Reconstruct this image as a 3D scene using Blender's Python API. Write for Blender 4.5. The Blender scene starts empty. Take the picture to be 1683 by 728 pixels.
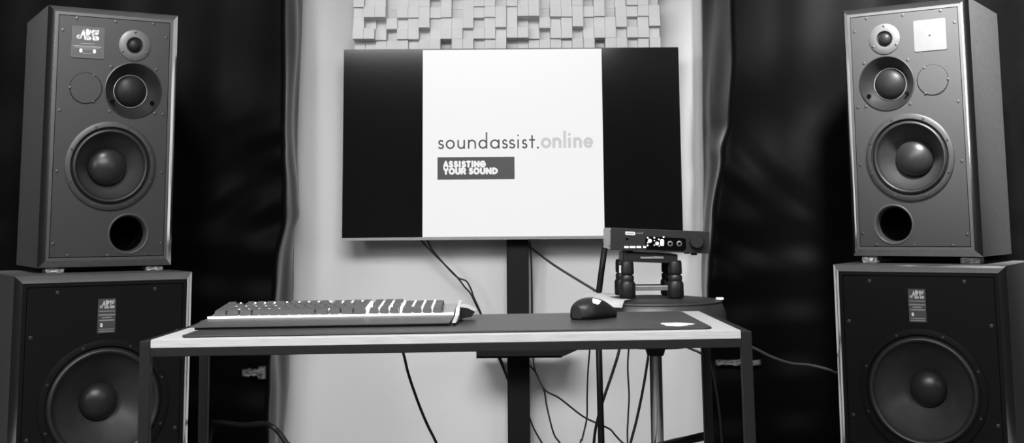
import bpy, bmesh, math, random
from mathutils import Vector, Matrix
from mathutils.geometry import tessellate_polygon
random.seed(7)
S = bpy.context.scene
COL = S.collection
PI = math.pi

# ------------------------------------------------------------------ materials
def lin(v):
    v /= 255.0
    return v / 12.92 if v <= .04045 else ((v + .055) / 1.055) ** 2.4

def mat(name, g, rough=.5, metal=0.0, spec=.5, noise=0.0, nscale=40, bump=0.0, bscale=200, emit=None, stretch=None, aniso=None, coat=0.0, sheen=0.0):
    m = bpy.data.materials.new(name); m.use_nodes = True
    nt = m.node_tree; b = nt.nodes['Principled BSDF']
    b.inputs['Base Color'].default_value = (g, g, g, 1)
    b.inputs['Roughness'].default_value = rough
    b.inputs['Metallic'].default_value = metal
    b.inputs['Specular IOR Level'].default_value = spec
    b.inputs['Coat Weight'].default_value = coat
    b.inputs['Sheen Weight'].default_value = sheen; b.inputs['Sheen Roughness'].default_value = .38
    if emit is not None:
        b.inputs['Emission Color'].default_value = (1, 1, 1, 1)
        b.inputs['Emission Strength'].default_value = emit
    if noise or bump:
        tc = nt.nodes.new('ShaderNodeTexCoord'); mp = nt.nodes.new('ShaderNodeMapping')
        nt.links.new(tc.outputs['Object'], mp.inputs['Vector'])
        if stretch: mp.inputs['Scale'].default_value = stretch
    if noise:
        n = nt.nodes.new('ShaderNodeTexNoise'); n.inputs['Scale'].default_value = nscale; n.inputs['Detail'].default_value = 4
        nt.links.new(mp.outputs[0], n.inputs['Vector'])
        r = nt.nodes.new('ShaderNodeMapRange')
        r.inputs['From Min'].default_value = .3; r.inputs['From Max'].default_value = .7
        r.inputs['To Min'].default_value = max(0, g * (1 - noise)); r.inputs['To Max'].default_value = g * (1 + noise)
        nt.links.new(n.outputs['Fac'], r.inputs['Value']); nt.links.new(r.outputs[0], b.inputs['Base Color'])
    if bump:
        n2 = nt.nodes.new('ShaderNodeTexNoise'); n2.inputs['Scale'].default_value = bscale; n2.inputs['Detail'].default_value = 3
        nt.links.new(mp.outputs[0], n2.inputs['Vector'])
        bp = nt.nodes.new('ShaderNodeBump'); bp.inputs['Strength'].default_value = bump; bp.inputs['Distance'].default_value = .002
        nt.links.new(n2.outputs['Fac'], bp.inputs['Height']); nt.links.new(bp.outputs[0], b.inputs['Normal'])
    return m

M = {
 'wall': mat('white_wall_paint', .74, .8, spec=.2, noise=.02, nscale=2.5, bump=.08, bscale=120),
 'dark_wall': mat('dark_wall_paint', .014, .8, spec=.1, noise=.1, nscale=3),
 'grey_wall': mat('grey_wall_paint', .22, .8, spec=.1, noise=.05, nscale=3),
 'ceiling': mat('ceiling_paint', .65, .9, spec=.1, noise=.03, nscale=3),
 'carpet': mat('dark_carpet', .16, .95, spec=.05, noise=.35, nscale=90, bump=.6, bscale=300),
 'fabric': mat('black_fabric', .0008, .5, spec=.03, noise=.25, nscale=30, bump=.06, bscale=500, sheen=.30),
 'rear_fabric': mat('rear_curtain_fabric', .45, .9, spec=.1, noise=.2, nscale=10),
 'cabinet': mat('satin_black_cabinet', .075, .5, spec=.15, noise=.12, nscale=60, bump=.12, bscale=500),
 'baffle': mat('charcoal_baffle_paint', .038, .5, spec=.06, noise=.06, nscale=300, bump=.18, bscale=900),
 'sub_baffle': mat('black_baffle_paint', .006, .5, spec=.04, noise=.08, nscale=300, bump=.15, bscale=900),
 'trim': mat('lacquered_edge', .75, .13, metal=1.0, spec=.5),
 'groove': mat('groove_black', .006, .7, spec=.1, noise=.1),
 'frame': mat('satin_frame', .05, .4, spec=.3, noise=.05),
 'rubber': mat('black_rubber', .012, .42, spec=.4, noise=.2, nscale=60),
 'flange': mat('cast_flange', .020, .45, spec=.45, noise=.1, nscale=80),
 'cone': mat('doped_cone', .024, .4, spec=.32, noise=.15, nscale=25, bump=.1, bscale=150),
 'cap': mat('dust_cap', .014, .34, spec=.28, noise=.08, nscale=25),
 'dome': mat('soft_dome', .008, .45, spec=.14, noise=.1, nscale=60),
 'lit_copy_plate': mat('lit_copy_face_plate', .055, .4, spec=.5, noise=.05, nscale=60),  # right tweeter's lit copy of the charcoal plate, slightly smoother, same grey
 'dark_plate': mat('charcoal_face_plate', .055, .45, spec=.5, noise=.05, nscale=60),
 'silver_ring': mat('silver_ring', .3, .35, metal=.8, noise=.1),
 'horn': mat('gloss_horn', .012, .3, spec=.5, noise=.08),
 'void': mat('dark_void', .002, .9, spec=.02, noise=.1),
 'screw': mat('screw_steel', .06, .4, metal=.7, noise=.2, nscale=200),
 'screw_black': mat('screw_black', .012, .5, noise=.2, nscale=200),
 'badge': mat('badge_black', .04, .3, spec=.5, noise=.1),
 'badge_glare': mat('badge_glare_finish', .072, .35, metal=.1, spec=.6, noise=.06, nscale=30),  # same badge on the right speaker, its glare put into a lighter colour
 'logo_print': mat('logo_print', .38, .6, noise=.05),
 'print': mat('white_print', .62, .6, noise=.05),
 'grey_print': mat('grey_print', .16, .6, noise=.05),
 'pad': mat('crumpled_clear_pad', .25, .15, spec=.9, noise=.7, nscale=120, bump=1, bscale=120),
 'pad_grey': mat('grey_pad', .10, .5, spec=.4, noise=.4, nscale=120, bump=.6, bscale=160),
 'tv_case': mat('tv_case', .02, .4, noise=.1),
 'tv_lip': mat('tv_lip', .30, .4, metal=.4, noise=.05),
 'screen': mat('glossy_screen', .006, .10, spec=.55, noise=.1),
 'picture': mat('lit_picture', .02, .3, emit=.87, spec=.2, noise=.01),
 'txt_dark': mat('lit_dark_text', .02, .3, emit=.10, spec=.2, noise=.01),
 'txt_grey': mat('lit_grey_text', .02, .3, emit=.60, spec=.2, noise=.01),
 'txt_box': mat('lit_dark_box', .02, .3, emit=.075, spec=.2, noise=.01),
 'metal_black': mat('black_powdercoat', .010, .5, spec=.15, noise=.12, nscale=90, bump=.1, bscale=600),
 'post': mat('black_post', .006, .5, spec=.2, noise=.1, nscale=50),
 'wood': mat('pale_wood_laminate', .33, .5, spec=.4, noise=.14, nscale=18, stretch=(1.2, 30, 30)),
 'deskmat': mat('black_desk_mat', .026, .42, spec=.5, noise=.12, nscale=150, bump=.15, bscale=1500),
 'mat_edge': mat('mat_stitched_edge', .01, .7, noise=.2),
 'kb_dark': mat('dark_brushed_case', .045, .42, spec=.5, noise=.12, nscale=40, stretch=(1, 20, 1)),
 'kb_rubber': mat('keyboard_base', .006, .6, spec=.2, noise=.1),
 'keycap': mat('keycap_plastic', .055, .42, spec=.5, noise=.08, nscale=200),
 'silver': mat('silver_aluminium', .62, .35, metal=.6, noise=.06, nscale=80),
 'led': mat('white_led', .8, .4, emit=1.6, noise=.02),
 'backlit_lip': mat('lit_plate_edge', .75, .4, emit=.62, noise=.02),
 'plate': mat('keyboard_plate', .35, .35, metal=.6, noise=.06),
 'mouse': mat('mouse_plastic', .014, .42, spec=.3, noise=.1, nscale=100),
 'leather': mat('black_vinyl', .030, .42, spec=.5, noise=.15, nscale=40, bump=.2, bscale=140),
 'chrome': mat('chrome', .80, .12, metal=1, noise=.03),
 'steel': mat('brushed_steel', .75, .12, metal=1, noise=.05, nscale=30),
 'cloth': mat('white_cloth', .72, .8, noise=.05, nscale=30, bump=.3, bscale=60),
 'amp_face': mat('amp_face', .020, .42, spec=.2, noise=.1, nscale=120),
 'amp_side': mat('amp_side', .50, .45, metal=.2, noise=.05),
 'amp_led': mat('amp_led', .8, .4, emit=.95, noise=.02),
 'iso': mat('iso_plastic', .010, .42, spec=.3, noise=.1),
 'iso_rail': mat('iso_rail_metal', .20, .35, metal=.5, noise=.1),
 'cable': mat('black_cable', .010, .5, spec=.4, noise=.15, nscale=100),
 'grey_cable': mat('grey_cable', .10, .5, spec=.4, noise=.15, nscale=100),
 'film': mat('crumpled_film', .20, .25, spec=.7, noise=.7, nscale=60, bump=1, bscale=90),
 'block': mat('white_block', .74, .7, spec=.2, noise=.03, nscale=12),
 'lamp': mat('lamp_diffuser', .8, .5, emit=3.0, noise=.01),
}

# ------------------------------------------------------------------ helpers
def obj(name, bm, m, parent=None, smooth=False, recalc=True):
    if recalc: bmesh.ops.recalc_face_normals(bm, faces=bm.faces)
    me = bpy.data.meshes.new(name)
    if smooth:
        for f in bm.faces: f.smooth = True
    bm.to_mesh(me); bm.free()
    for mm in (m if isinstance(m, (list, tuple)) else [m]): me.materials.append(M[mm] if isinstance(mm, str) else mm)
    o = bpy.data.objects.new(name, me); COL.objects.link(o)
    if parent: o.parent = parent
    return o

def tag(o, label, cat, group=None):
    o['label'] = label; o['category'] = cat
    if group: o['group'] = group
    return o

def thing(name, label, cat, loc=(0, 0, 0), rot=(0, 0, 0), group=None):
    o = bpy.data.objects.new(name, None); COL.objects.link(o)
    o.empty_display_size = .05; o.location = loc; o.rotation_euler = rot
    return tag(o, label, cat, group)

def structure(o): o['kind'] = 'structure'; return o

def box(bm, x0, x1, y0, y1, z0, z1, bev=0.0, mi=0, mx=None):
    vs = [bm.verts.new((x, y, z)) for x in (x0, x1) for y in (y0, y1) for z in (z0, z1)]
    q = [(0, 1, 3, 2), (4, 6, 7, 5), (0, 4, 5, 1), (2, 3, 7, 6), (0, 2, 6, 4), (1, 5, 7, 3)]
    fs = [bm.faces.new([vs[i] for i in f]) for f in q]
    for f in fs: f.material_index = mi
    if mx: bmesh.ops.transform(bm, matrix=mx, verts=vs)
    if bev:
        es = list({e for f in fs for e in f.edges})
        bmesh.ops.bevel(bm, geom=es, offset=bev, segments=2, affect='EDGES', profile=.6)

def B(): return bmesh.new()

def boxobj(name, m, parent, *a, bev=0.0, **k):
    bm = B(); box(bm, *a, bev=bev, **k); return obj(name, bm, m, parent)

def lathe(bm, strips, c=(0, 0, 0), axis='y', n=48, mi=0):
    """strips: lists of (r, t); each list is one smooth strip, corners between lists stay sharp"""
    c = Vector(c)
    def pt(r, t, a):
        ca, sa = r * math.cos(a), r * math.sin(a)
        if axis == 'y': return c + Vector((ca, t, sa))
        if axis == 'z': return c + Vector((ca, sa, t))
        return c + Vector((t, ca, sa))
    for st in strips:
        rings = []
        for r, t in st:
            if r < 1e-6: rings.append([bm.verts.new(pt(0, t, 0))])
            else: rings.append([bm.verts.new(pt(r, t, 2 * PI * i / n)) for i in range(n)])
        for a, b in zip(rings, rings[1:]):
            for i in range(n):
                j = (i + 1) % n
                if len(a) == 1 and len(b) == 1: continue
                if len(a) == 1: f = bm.faces.new((a[0], b[i], b[j]))
                elif len(b) == 1: f = bm.faces.new((a[i], b[0], a[j]))
                else: f = bm.faces.new((a[i], b[i], b[j], a[j]))
                f.smooth = True; f.material_index = mi

def latheobj(name, m, parent, strips, c=(0, 0, 0), axis='y', n=48):
    bm = B(); lathe(bm, strips, c, axis, n); return obj(name, bm, m, parent, recalc=False)

def spline(pts, per=8):
    P = [Vector(p) for p in pts]; out = []
    P = [P[0] * 2 - P[1]] + P + [P[-1] * 2 - P[-2]]
    for i in range(1, len(P) - 2):
        a, b, c, d = P[i - 1:i + 3]
        for k in range(per):
            t = k / per
            out.append(.5 * ((2 * b) + (c - a) * t + (2 * a - 5 * b + 4 * c - d) * t * t + (3 * b - a - 3 * c + d) * t ** 3))
    out.append(P[-2]); return out

def tube(bm, pts, rad, n=10, mi=0):
    if not hasattr(rad, '__len__'): rad = [rad] * len(pts)
    pts = [Vector(p) for p in pts]; rings = []
    up = Vector((0.31, .77, .12)).normalized()
    for i, p in enumerate(pts):
        d = (pts[min(i + 1, len(pts) - 1)] - pts[max(i - 1, 0)]).normalized()
        a = d.cross(up); a.normalize(); b = d.cross(a)
        rings.append([bm.verts.new(p + (a * math.cos(2 * PI * k / n) + b * math.sin(2 * PI * k / n)) * rad[i]) for k in range(n)])
    for r1, r2 in zip(rings, rings[1:]):
        for k in range(n):
            f = bm.faces.new((r1[k], r1[(k + 1) % n], r2[(k + 1) % n], r2[k])); f.smooth = True; f.material_index = mi
    bm.faces.new(rings[0][::-1]).material_index = mi; bm.faces.new(rings[-1]).material_index = mi

def cable(name, label, pts, r, m='cable', group='loose cables behind the table'):
    bm = B(); tube(bm, spline(pts), r)
    return tag(obj(name, bm, m), label, 'cable', group)

def plate_holes(bm, outer, holes, y, thick=.004, mi=0):
    """flat front at y (facing -y) with holes, plus the rims"""
    loops = [[Vector((x, z, 0)) for x, z in outer]] + [[Vector((x, z, 0)) for x, z in h] for h in holes]
    flat = [p for l in loops for p in l]
    vs = [bm.verts.new((p.x, y, p.y)) for p in flat]
    for t in tessellate_polygon(loops):
        try: bm.faces.new([vs[i] for i in t]).material_index = mi
        except ValueError: pass
    k = 0
    for l in loops:
        n = len(l); back = [bm.verts.new((p.x, y + thick, p.y)) for p in l]
        for i in range(n):
            j = (i + 1) % n
            bm.faces.new((vs[k + i], vs[k + j], back[j], back[i])).material_index = mi
        k += n

def circ(cx, cz, r, n=48): return [(cx + r * math.cos(2 * PI * i / n), cz + r * math.sin(2 * PI * i / n)) for i in range(n)]
def rect(x0, x1, z0, z1): return [(x0, z0), (x1, z0), (x1, z1), (x0, z1)]
def rrect(x0, x1, z0, z1, r, n=5):
    out = []
    for cx, cz, a0 in ((x1 - r, z1 - r, 0), (x0 + r, z1 - r, 90), (x0 + r, z0 + r, 180), (x1 - r, z0 + r, 270)):
        for i in range(n + 1):
            a = math.radians(a0 + 90 * i / n); out.append((cx + r * math.cos(a), cz + r * math.sin(a)))
    return out

def prism(bm, poly, y0, y1, mi=0, axis='y'):
    def P(p, t): return (p[0], t, p[1]) if axis == 'y' else ((p[0], p[1], t) if axis == 'z' else (t, p[0], p[1]))
    a = [bm.verts.new(P(p, y0)) for p in poly]; b = [bm.verts.new(P(p, y1)) for p in poly]
    n = len(poly); fs = [bm.faces.new(a), bm.faces.new(b[::-1])]
    for i in range(n): fs.append(bm.faces.new((a[i], a[(i + 1) % n], b[(i + 1) % n], b[i])))
    for f in fs: f.material_index = mi

# --------------------------------------------------- stroke lettering (flat print and picture lettering)
def arc(cx, cy, rx, ry, a0, a1, n=18):
    return [(cx + rx * math.cos(math.radians(a0 + (a1 - a0) * i / n)), cy + ry * math.sin(math.radians(a0 + (a1 - a0) * i / n))) for i in range(n + 1)]

def stroke(bm, pts, w, y, flip=1):
    """thin raised ribbon with round joints in the x-z plane at depth y, facing -y"""
    h = w / 2
    for (x0, z0), (x1, z1) in zip(pts, pts[1:]):
        d = math.hypot(x1 - x0, z1 - z0)
        if d < 1e-7: continue
        nx, nz = -(z1 - z0) / d * h, (x1 - x0) / d * h
        bm.faces.new([bm.verts.new((x, y, z)) for x, z in ((x0 + nx, z0 + nz), (x0 - nx, z0 - nz), (x1 - nx, z1 - nz), (x1 + nx, z1 + nz))])
    for x, z in pts:
        bm.faces.new([bm.verts.new((x + h * math.cos(2 * PI * i / 10), y, z + h * math.sin(2 * PI * i / 10))) for i in range(10)])

def glyph(ch, x0, x1, b, xh, asc):
    """polylines of a geometric sans letter filling x0..x1, baseline b, x-height xh, ascender asc"""
    cx, w = (x0 + x1) / 2, x1 - x0; m = b + (xh - b) / 2; rx, ry = w / 2, (xh - b) / 2
    H = xh - b
    if ch == 'o': return [arc(cx, m, rx, ry, 0, 360, 28)]
    if ch == 'a': return [arc(cx, m, rx, ry, 0, 360, 28), [(x1, xh), (x1, b)]]
    if ch == 'd': return [arc(cx, m, rx, ry, 0, 360, 28), [(x1, asc), (x1, b)]]
    if ch == 'u': return [[(x0, xh)] + arc(cx, b + rx, rx, rx, 180, 360, 14) + [(x1, xh)], [(x1, xh), (x1, b)]]
    if ch == 'n': return [[(x0, b), (x0, xh)], [(x0, b)] + arc(cx, xh - rx, rx, rx, 180, 0, 14) + [(x1, b)]]
    if ch == 'i': return [[(cx, b), (cx, xh)], [(cx, xh + (asc - xh) * .62), (cx, xh + (asc - xh) * .63)]]
    if ch == 'l': return [[(cx, b), (cx, asc)]]
    if ch == 't': return [[(cx, b), (cx, xh + (asc - xh) * .55)], [(x0, xh), (x1, xh)]]
    if ch == 'e': return [[(x0, m), (x1, m)] + arc(cx, m, rx, ry, 0, 315, 26)]
    if ch == '.': return [[(cx, b), (cx, b + .0001)]]
    if ch in 'sS':
        return [arc(cx, b + .75 * H, rx * .8, .25 * H, 35, 270, 14) + arc(cx, b + .25 * H, rx, .25 * H, 90, -145, 14)]
    if ch == 'A': return [[(x0, b), (cx, xh), (x1, b)], [(x0 + w * .22, b + H * .3), (x1 - w * .22, b + H * .3)]]
    if ch == 'I': return [[(cx, b), (cx, xh)]]
    if ch == 'T': return [[(cx, b), (cx, xh)], [(x0, xh), (x1, xh)]]
    if ch == 'N': return [[(x0, b), (x0, xh), (x1, b), (x1, xh)]]
    if ch == 'G': return [arc(cx, m, rx, ry, 50, 340, 24) + [(x1, m), (cx, m)]]
    if ch == 'Y': return [[(x0, xh), (cx, m), (x1, xh)], [(cx, m), (cx, b)]]
    if ch == 'O': return [arc(cx, m, rx, ry, 0, 360, 28)]
    if ch == 'U': return [[(x0, xh)] + arc(cx, b + rx, rx, rx, 180, 360, 12) + [(x1, xh)]]
    if ch == 'R': return [[(x0, b), (x0, xh), (cx, xh)] + arc(cx, b + .72 * H, rx, .28 * H, 90, -90, 10) + [(x0, b + .44 * H)], [(cx, b + .44 * H), (x1, b)]]
    if ch == 'D': return [[(x0, b), (x0, xh)] + arc(x0, m, w, ry, 90, -90, 16) + [(x0, b)]]
    return []

# ------------------------------------------------------------------ setting
WY = 4.80       # the white wall
def slab(name, m, *a): return structure(boxobj(name, m, None, *a))
slab('wall_back', 'wall', -3.0, 3.0, WY, WY + .1, 0, 2.7)
slab('wall_left', 'dark_wall', -3.1, -3.0, -2.6, WY + .1, 0, 2.7)
slab('wall_right', 'dark_wall', 3.0, 3.1, -2.6, WY + .1, 0, 2.7)
slab('wall_front', 'grey_wall', -3.1, 3.1, -2.7, -2.6, 0, 2.7)
slab('floor', 'carpet', -3.1, 3.1, -2.7, WY + .1, -.1, 0)
slab('ceiling', 'ceiling', -3.1, 3.1, -2.7, WY + .1, 2.7, 2.8)

# ------------------------------------------------------------------ skyline diffusers on the wall
LV = [[1, 1, 2, 2, 3, 2, 3, 5, 0, 4, 4, 2, 3, 5],
      [5, 5, 3, 0, 4, 4, 1, 3, 4, 4, 2, 4, 4, 3],
      [4, 1, 0, 3, 2, 3, 5, 2, 3, 3, 4, 1, 3, 5],
      [3, 5, 5, 0, 4, 4, 4, 3, 4, 0, 3, 3, 4, 4]]
for r in range(10): LV.append([random.choice((0, 1, 2, 3, 3, 4, 4, 5)) for c in range(14)])
def diffuser(x, label):
    P = .6055 / 14
    t = thing('skyline_diffuser', label, 'acoustic diffuser', (x, WY, 1.622), group='white block diffusers on the wall')
    boxobj('backing_board', 'block', t, 0, P * 14 - .001, -.02, 0, 0, P * 14, bev=.001)
    bm = B()
    for r, row in enumerate(LV):
        for c, l in enumerate(row):
            d = .028 + l * .0165
            box(bm, c * P + .0003, (c + 1) * P - .0003, -.02 - d, -.0195, r * P + .0003, (r + 1) * P - .0003, bev=.0012)
    obj('block_field', bm, 'block', t)
diffuser(-.6265, 'white wooden block diffuser on the wall above the left half of the television')
diffuser(-.0205, 'white wooden block diffuser on the wall above the right half of the television')

# ------------------------------------------------------------------ television and its floor stand
TVY = 4.619
tv = thing('television', 'large flat black television showing a white page between black bars, on the central post', 'television', (-.003, TVY, .881))
TW, TH = 1.30, .7355
boxobj('rear_case', 'tv_case', tv, -TW / 2, TW / 2, .004, .03, 0, TH, bev=.002)
bm = B(); box(bm, -.40, .40, .03, .055, .06, .50, bev=.008); obj('electronics_box', bm, 'tv_case', tv)
boxobj('screen_glass', 'screen', tv, -TW / 2 + .002, TW / 2 - .002, 0, .004, .011, TH - .002)
boxobj('lower_bezel', 'tv_lip', tv, -TW / 2, TW / 2, -.001, .004, 0, .0105, bev=.0008)
boxobj('picture_page', 'picture', tv, -.3425, .3505, -.0008, -.0002, .0115, .7305)
K = .000416
def X(x): return -.2834 + (x - 118) * K
def Z(y): return .3465 + (297 - y) * K
bm = B()
for ch, a, b_ in (('s', 124, 166), ('o', 196, 266), ('u', 304, 360), ('n', 401, 462), ('d', 499, 566), ('a', 606, 679), ('s', 714, 756), ('s', 778, 824), ('i', 850, 866), ('s', 898, 936), ('t', 966, 1008), ('.', 1032, 1048)):
    w = 20 * K if ch == '.' else 15 * K
    for pl in glyph(ch, X(a), X(b_), Z(292), Z(220), Z(152)): stroke(bm, pl, w, -.0011)
obj('dark_lettering', bm, 'txt_dark', tv)
bm = B()
for ch, a, b_ in (('o', 1080, 1152), ('n', 1188, 1245), ('l', 1280, 1296), ('i', 1322, 1342), ('n', 1380, 1434), ('e', 1474, 1538)):
    for pl in glyph(ch, X(a), X(b_), Z(286), Z(212), Z(148)): stroke(bm, pl, 27 * K, -.0011)
obj('grey_lettering', bm, 'txt_grey', tv)
boxobj('dark_caption_box', 'txt_box', tv, X(113), X(823), -.0013, -.0009, Z(580), Z(374))
bm = B()
def line(word, y0, y1):
    for ch, a, b_ in word:
        for pl in glyph(ch, X(a + 8), X(b_ - 8), Z(y1 - 8), Z(y0 + 8), Z(y0)): stroke(bm, pl, 19.5 * K, -.0016)
line((('A', 166, 214), ('S', 217, 258), ('S', 262, 303), ('I', 306, 330), ('S', 334, 376), ('T', 378, 420), ('I', 424, 446), ('N', 450, 500), ('G', 503, 558)), 408, 470)
line((('Y', 168, 214), ('O', 217, 273), ('U', 277, 324), ('R', 328, 375), ('S', 402, 441), ('O', 444, 500), ('U', 504, 554), ('N', 559, 610), ('D', 617, 668)), 472, 534)
obj('white_caption_lettering', bm, 'picture', tv)

st = thing('television_stand', 'black post stand rising behind the table to carry the television', 'tv stand', (.016, 4.715, 0))
boxobj('post', 'post', st, -.0425, .0425, -.020, .020, .03, 1.30, bev=.003)
bm = B(); box(bm, -.25, .25, -.040, -.018, 1.06, 1.10, bev=.003); box(bm, -.25, .25, -.040, -.018, 1.24, 1.28, bev=.003); box(bm, -.03, .03, -.036, -.019, 1.03, 1.30); obj('mount_bracket', bm, 'metal_black', st)
bm = B(); box(bm, -.36, .36, -.06, .04, 0, .03, bev=.006); box(bm, -.36, -.29, -.45, .05, 0, .03, bev=.006); box(bm, .29, .36, -.45, .05, 0, .03, bev=.006); obj('base', bm, 'metal_black', st)
bm = B(); box(bm, -.153, .156, -.265, -.018, .4585, .466, bev=.001); box(bm, -.153, .156, -.265, -.261, .4585, .484, bev=.001)
box(bm, -.153, -.149, -.265, -.018, .4585, .484, bev=.001)
obj('shelf', bm, 'metal_black', st)
bm = B(); prism(bm, [(.150, .461), (.157, .461), (.212, .484), (.212, .490), (.150, .490)], -.260, -.04); obj('shelf_wing', bm, 'metal_black', st)

# ------------------------------------------------------------------ fabric covered panels behind the speakers
def interp(tab, z):
    if z <= tab[0][0]: return tab[0][1]
    for (a, va), (b, vb) in zip(tab, tab[1:]):
        if z <= b:
            t = (z - a) / (b - a); t = t * t * (3 - 2 * t); return va + (vb - va) * t
    return tab[-1][1]
def fold(x, z, s):
    """drape folds of the cloth front, metres towards the viewer"""
    e = math.exp(-max(0, abs(x) - .80) / .42)
    d = 0
    d += .013 * e * math.sin((z * 1.0 + (abs(x) - .8) * .62) * 40 + 2.2 * math.sin(z * 7 + s) + 1.2 * math.sin(x * 6 + s)) * (.6 + .4 * math.sin(z * 17 + x * 9)) * math.exp(-((z - 1.03) / .22) ** 2)
    d += .008 * math.sin(z * 33 + 2.3 * math.sin(x * 3.1 + s) + (abs(x)) * 3.2) * (1 / (1 + math.exp((z - .98) / .05)))
    d += .004 * math.sin(x * 17 + z * 2.2 + s) + .003 * math.sin(x * 31 - z * 3 + 2 * s)
    d += .020 * math.sin((z - .35 * (abs(x) - .8)) * 13 + s) * math.exp(-((z - 1.25) / .35) ** 2) * .5
    return d
def gobo(sgn, corner, back, label):
    bm = B(); NZ = 150; Hh = 2.45; rows = []
    far = 2.62
    NF, NC, NS, NB = 110, 8, 24, 6
    for iz in range(NZ + 1):
        z = .005 + (Hh - .005) * iz / NZ
        xc, xb = interp(corner, z), interp(back, z); row = []
        yf, yb = 4.335, 4.66
        for i in range(NF + 1):                      # front face, far end to the corner
            t = i / NF; x = far + (xc + .025 - far) * t
            row.append((sgn * x, yf - fold(sgn * x, z, 1.0 if sgn > 0 else 3.7)))
        f0 = fold(sgn * (xc + .025), z, 1.0 if sgn > 0 else 3.7)
        for i in range(1, NC + 1):                   # rounded corner
            a = PI / 2 * i / NC
            row.append((sgn * (xc + .025 - .025 * math.sin(a)), yf - f0 + .025 * (1 - math.cos(a))))
        for i in range(1, NS + 1):                   # the end face that catches the wall's light
            t = i / NS
            w = .006 * math.sin(t * 7 + z * 3.1) * math.sin(PI * t) + .008 * math.sin(PI * t) * math.sin(z * 9 + sgn)
            y0 = yf - f0 + .025
            row.append((sgn * (xc + (xb - xc) * t - w), y0 + (yb - y0) * t))
        for i in range(1, NB + 1): row.append((sgn * (xb + (far - xb) * i / NB), yb + .005))
        rows.append([bm.verts.new((x, y, z)) for x, y in row])
    n = len(rows[0])
    for a, b in zip(rows, rows[1:]):
        for i in range(n):
            j = (i + 1) % n; f = bm.faces.new((a[i], a[j], b[j], b[i])); f.smooth = True
    bm.faces.new(rows[0]); bm.faces.new(rows[-1])
    t = thing('fabric_panel', label, 'acoustic panel', (sgn * 1.6, 4.5, 0), group='black cloth covered acoustic panels')
    o = obj('fabric_cover', bm, 'fabric', t); o.matrix_parent_inverse = Matrix.Translation((-sgn * 1.6, -4.5, 0))
    return t
gl = gobo(-1, [(.37, .862), (.75, .845), (1.0, .815), (1.22, .822), (1.75, .830), (2.4, .830)],
     [(.13, .868), (.37, .852), (.70, .840), (.92, .842), (.985, .822), (1.05, .826), (1.24, .834), (1.82, .822), (2.4, .80)],
     'black fabric draped over the tall acoustic panel behind the left speakers')
gr = gobo(1, [(.2, .685), (.697, .689), (.95, .712), (1.188, .752), (1.30, .782), (1.56, .800), (2.4, .812)],
     [(.2, .722), (.677, .7217), (1.2, .736), (1.8067, .7465), (2.4, .752)],
     'black fabric draped over the tall acoustic panel behind the right speakers')
def film(name, t, x0, x1, z0, z1, y, seed):
    random.seed(seed); bm = B(); nx, nz = 14, 6; g = []
    for i in range(nx + 1):
        u = i / nx
        g.append([bm.verts.new((x0 + (x1 - x0) * u, y - .004 - .012 * random.random() * math.sin(PI * u), z0 + (z1 - z0) * (.5 + (j / nz - .5) * (1 if seed == 3 and u > .7 else .45 + .3 * random.random())))) for j in range(nz + 1)])
    for i in range(nx):
        for j in range(nz): bm.faces.new((g[i][j], g[i + 1][j], g[i + 1][j + 1], g[i][j + 1])).smooth = True
    bmesh.ops.solidify(bm, geom=bm.faces[:], thickness=.002)
    o = obj(name, bm, 'film', t); o.matrix_parent_inverse = Matrix.Translation((-t.location.x, -4.5, 0)); o['label'] = 'glinting crumpled strip'
film('crumpled_strip', gl, -.955, -.870, .407, .453, 4.322, 3)
film('crumpled_strip', gr, .705, .865, .436, .470, 4.318, 4)

# ------------------------------------------------------------------ speakers
def cabinet(W, H, D, ch, bw):
    bm = B()
    x, c = W / 2, ch
    # body: back and four sides, open front closed just behind the baffle
    box(bm, -x, x, c, D, 0, H)
    bmesh.ops.delete(bm, geom=[f for f in bm.faces if all(abs(v.co.y - c) < 1e-6 for v in f.verts)], context='FACES')
    return bm
def trim_ring(W, H, ch):
    bm = B(); x = W / 2
    o = [(-x, 0), (x, 0), (x, H), (-x, H)]; i = [(-x + ch, ch), (x - ch, ch), (x - ch, H - ch), (-x + ch, H - ch)]
    for k in range(4):
        j = (k + 1) % 4; N = 4
        prev = None
        for s in range(N + 1):                        # slightly rounded bevel
            t = s / N; bul = .12 * ch * math.sin(PI * t)
            y = ch * (1 - t) - bul * .7
            pa = [o[k][q] + (i[k][q] - o[k][q]) * t for q in (0, 1)]; pb = [o[j][q] + (i[j][q] - o[j][q]) * t for q in (0, 1)]
            cur = (bm.verts.new((pa[0], y, pa[1])), bm.verts.new((pb[0], y, pb[1])))
            if prev: f = bm.faces.new((prev[0], prev[1], cur[1], cur[0])); f.smooth = True
            prev = cur
    return bm
def frame_ring(W, H, ch, g):
    """flat front lip between bevel and baffle, with the dark gap's floor"""
    bm = B(); x = W / 2 - ch; xi = W / 2 - g
    plate_holes(bm, rect(-x, x, ch, H - ch), [rect(-xi, xi, g, H - g)], 0, .008)
    return bm
def screw_head(x, z, t, r=.0042, y=0.0, m='screw'):
    s = latheobj('screw', m, t, [[(r, y + .0005), (r, y - .0015)], [(r, y - .0015), (r * .45, y - .0022)], [(r * .45, y - .0022), (r * .4, y - .0004), (0, y - .0004)]], (x, 0, z), n=14)
    return s
def capsule_logo(bm, strokes, x0, z0, sx, sz, y):
    for pts, w in strokes:
        stroke(bm, [(x0 + px * sx, z0 + pz * sz) for px, pz in pts], w * sx, y)
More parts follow.
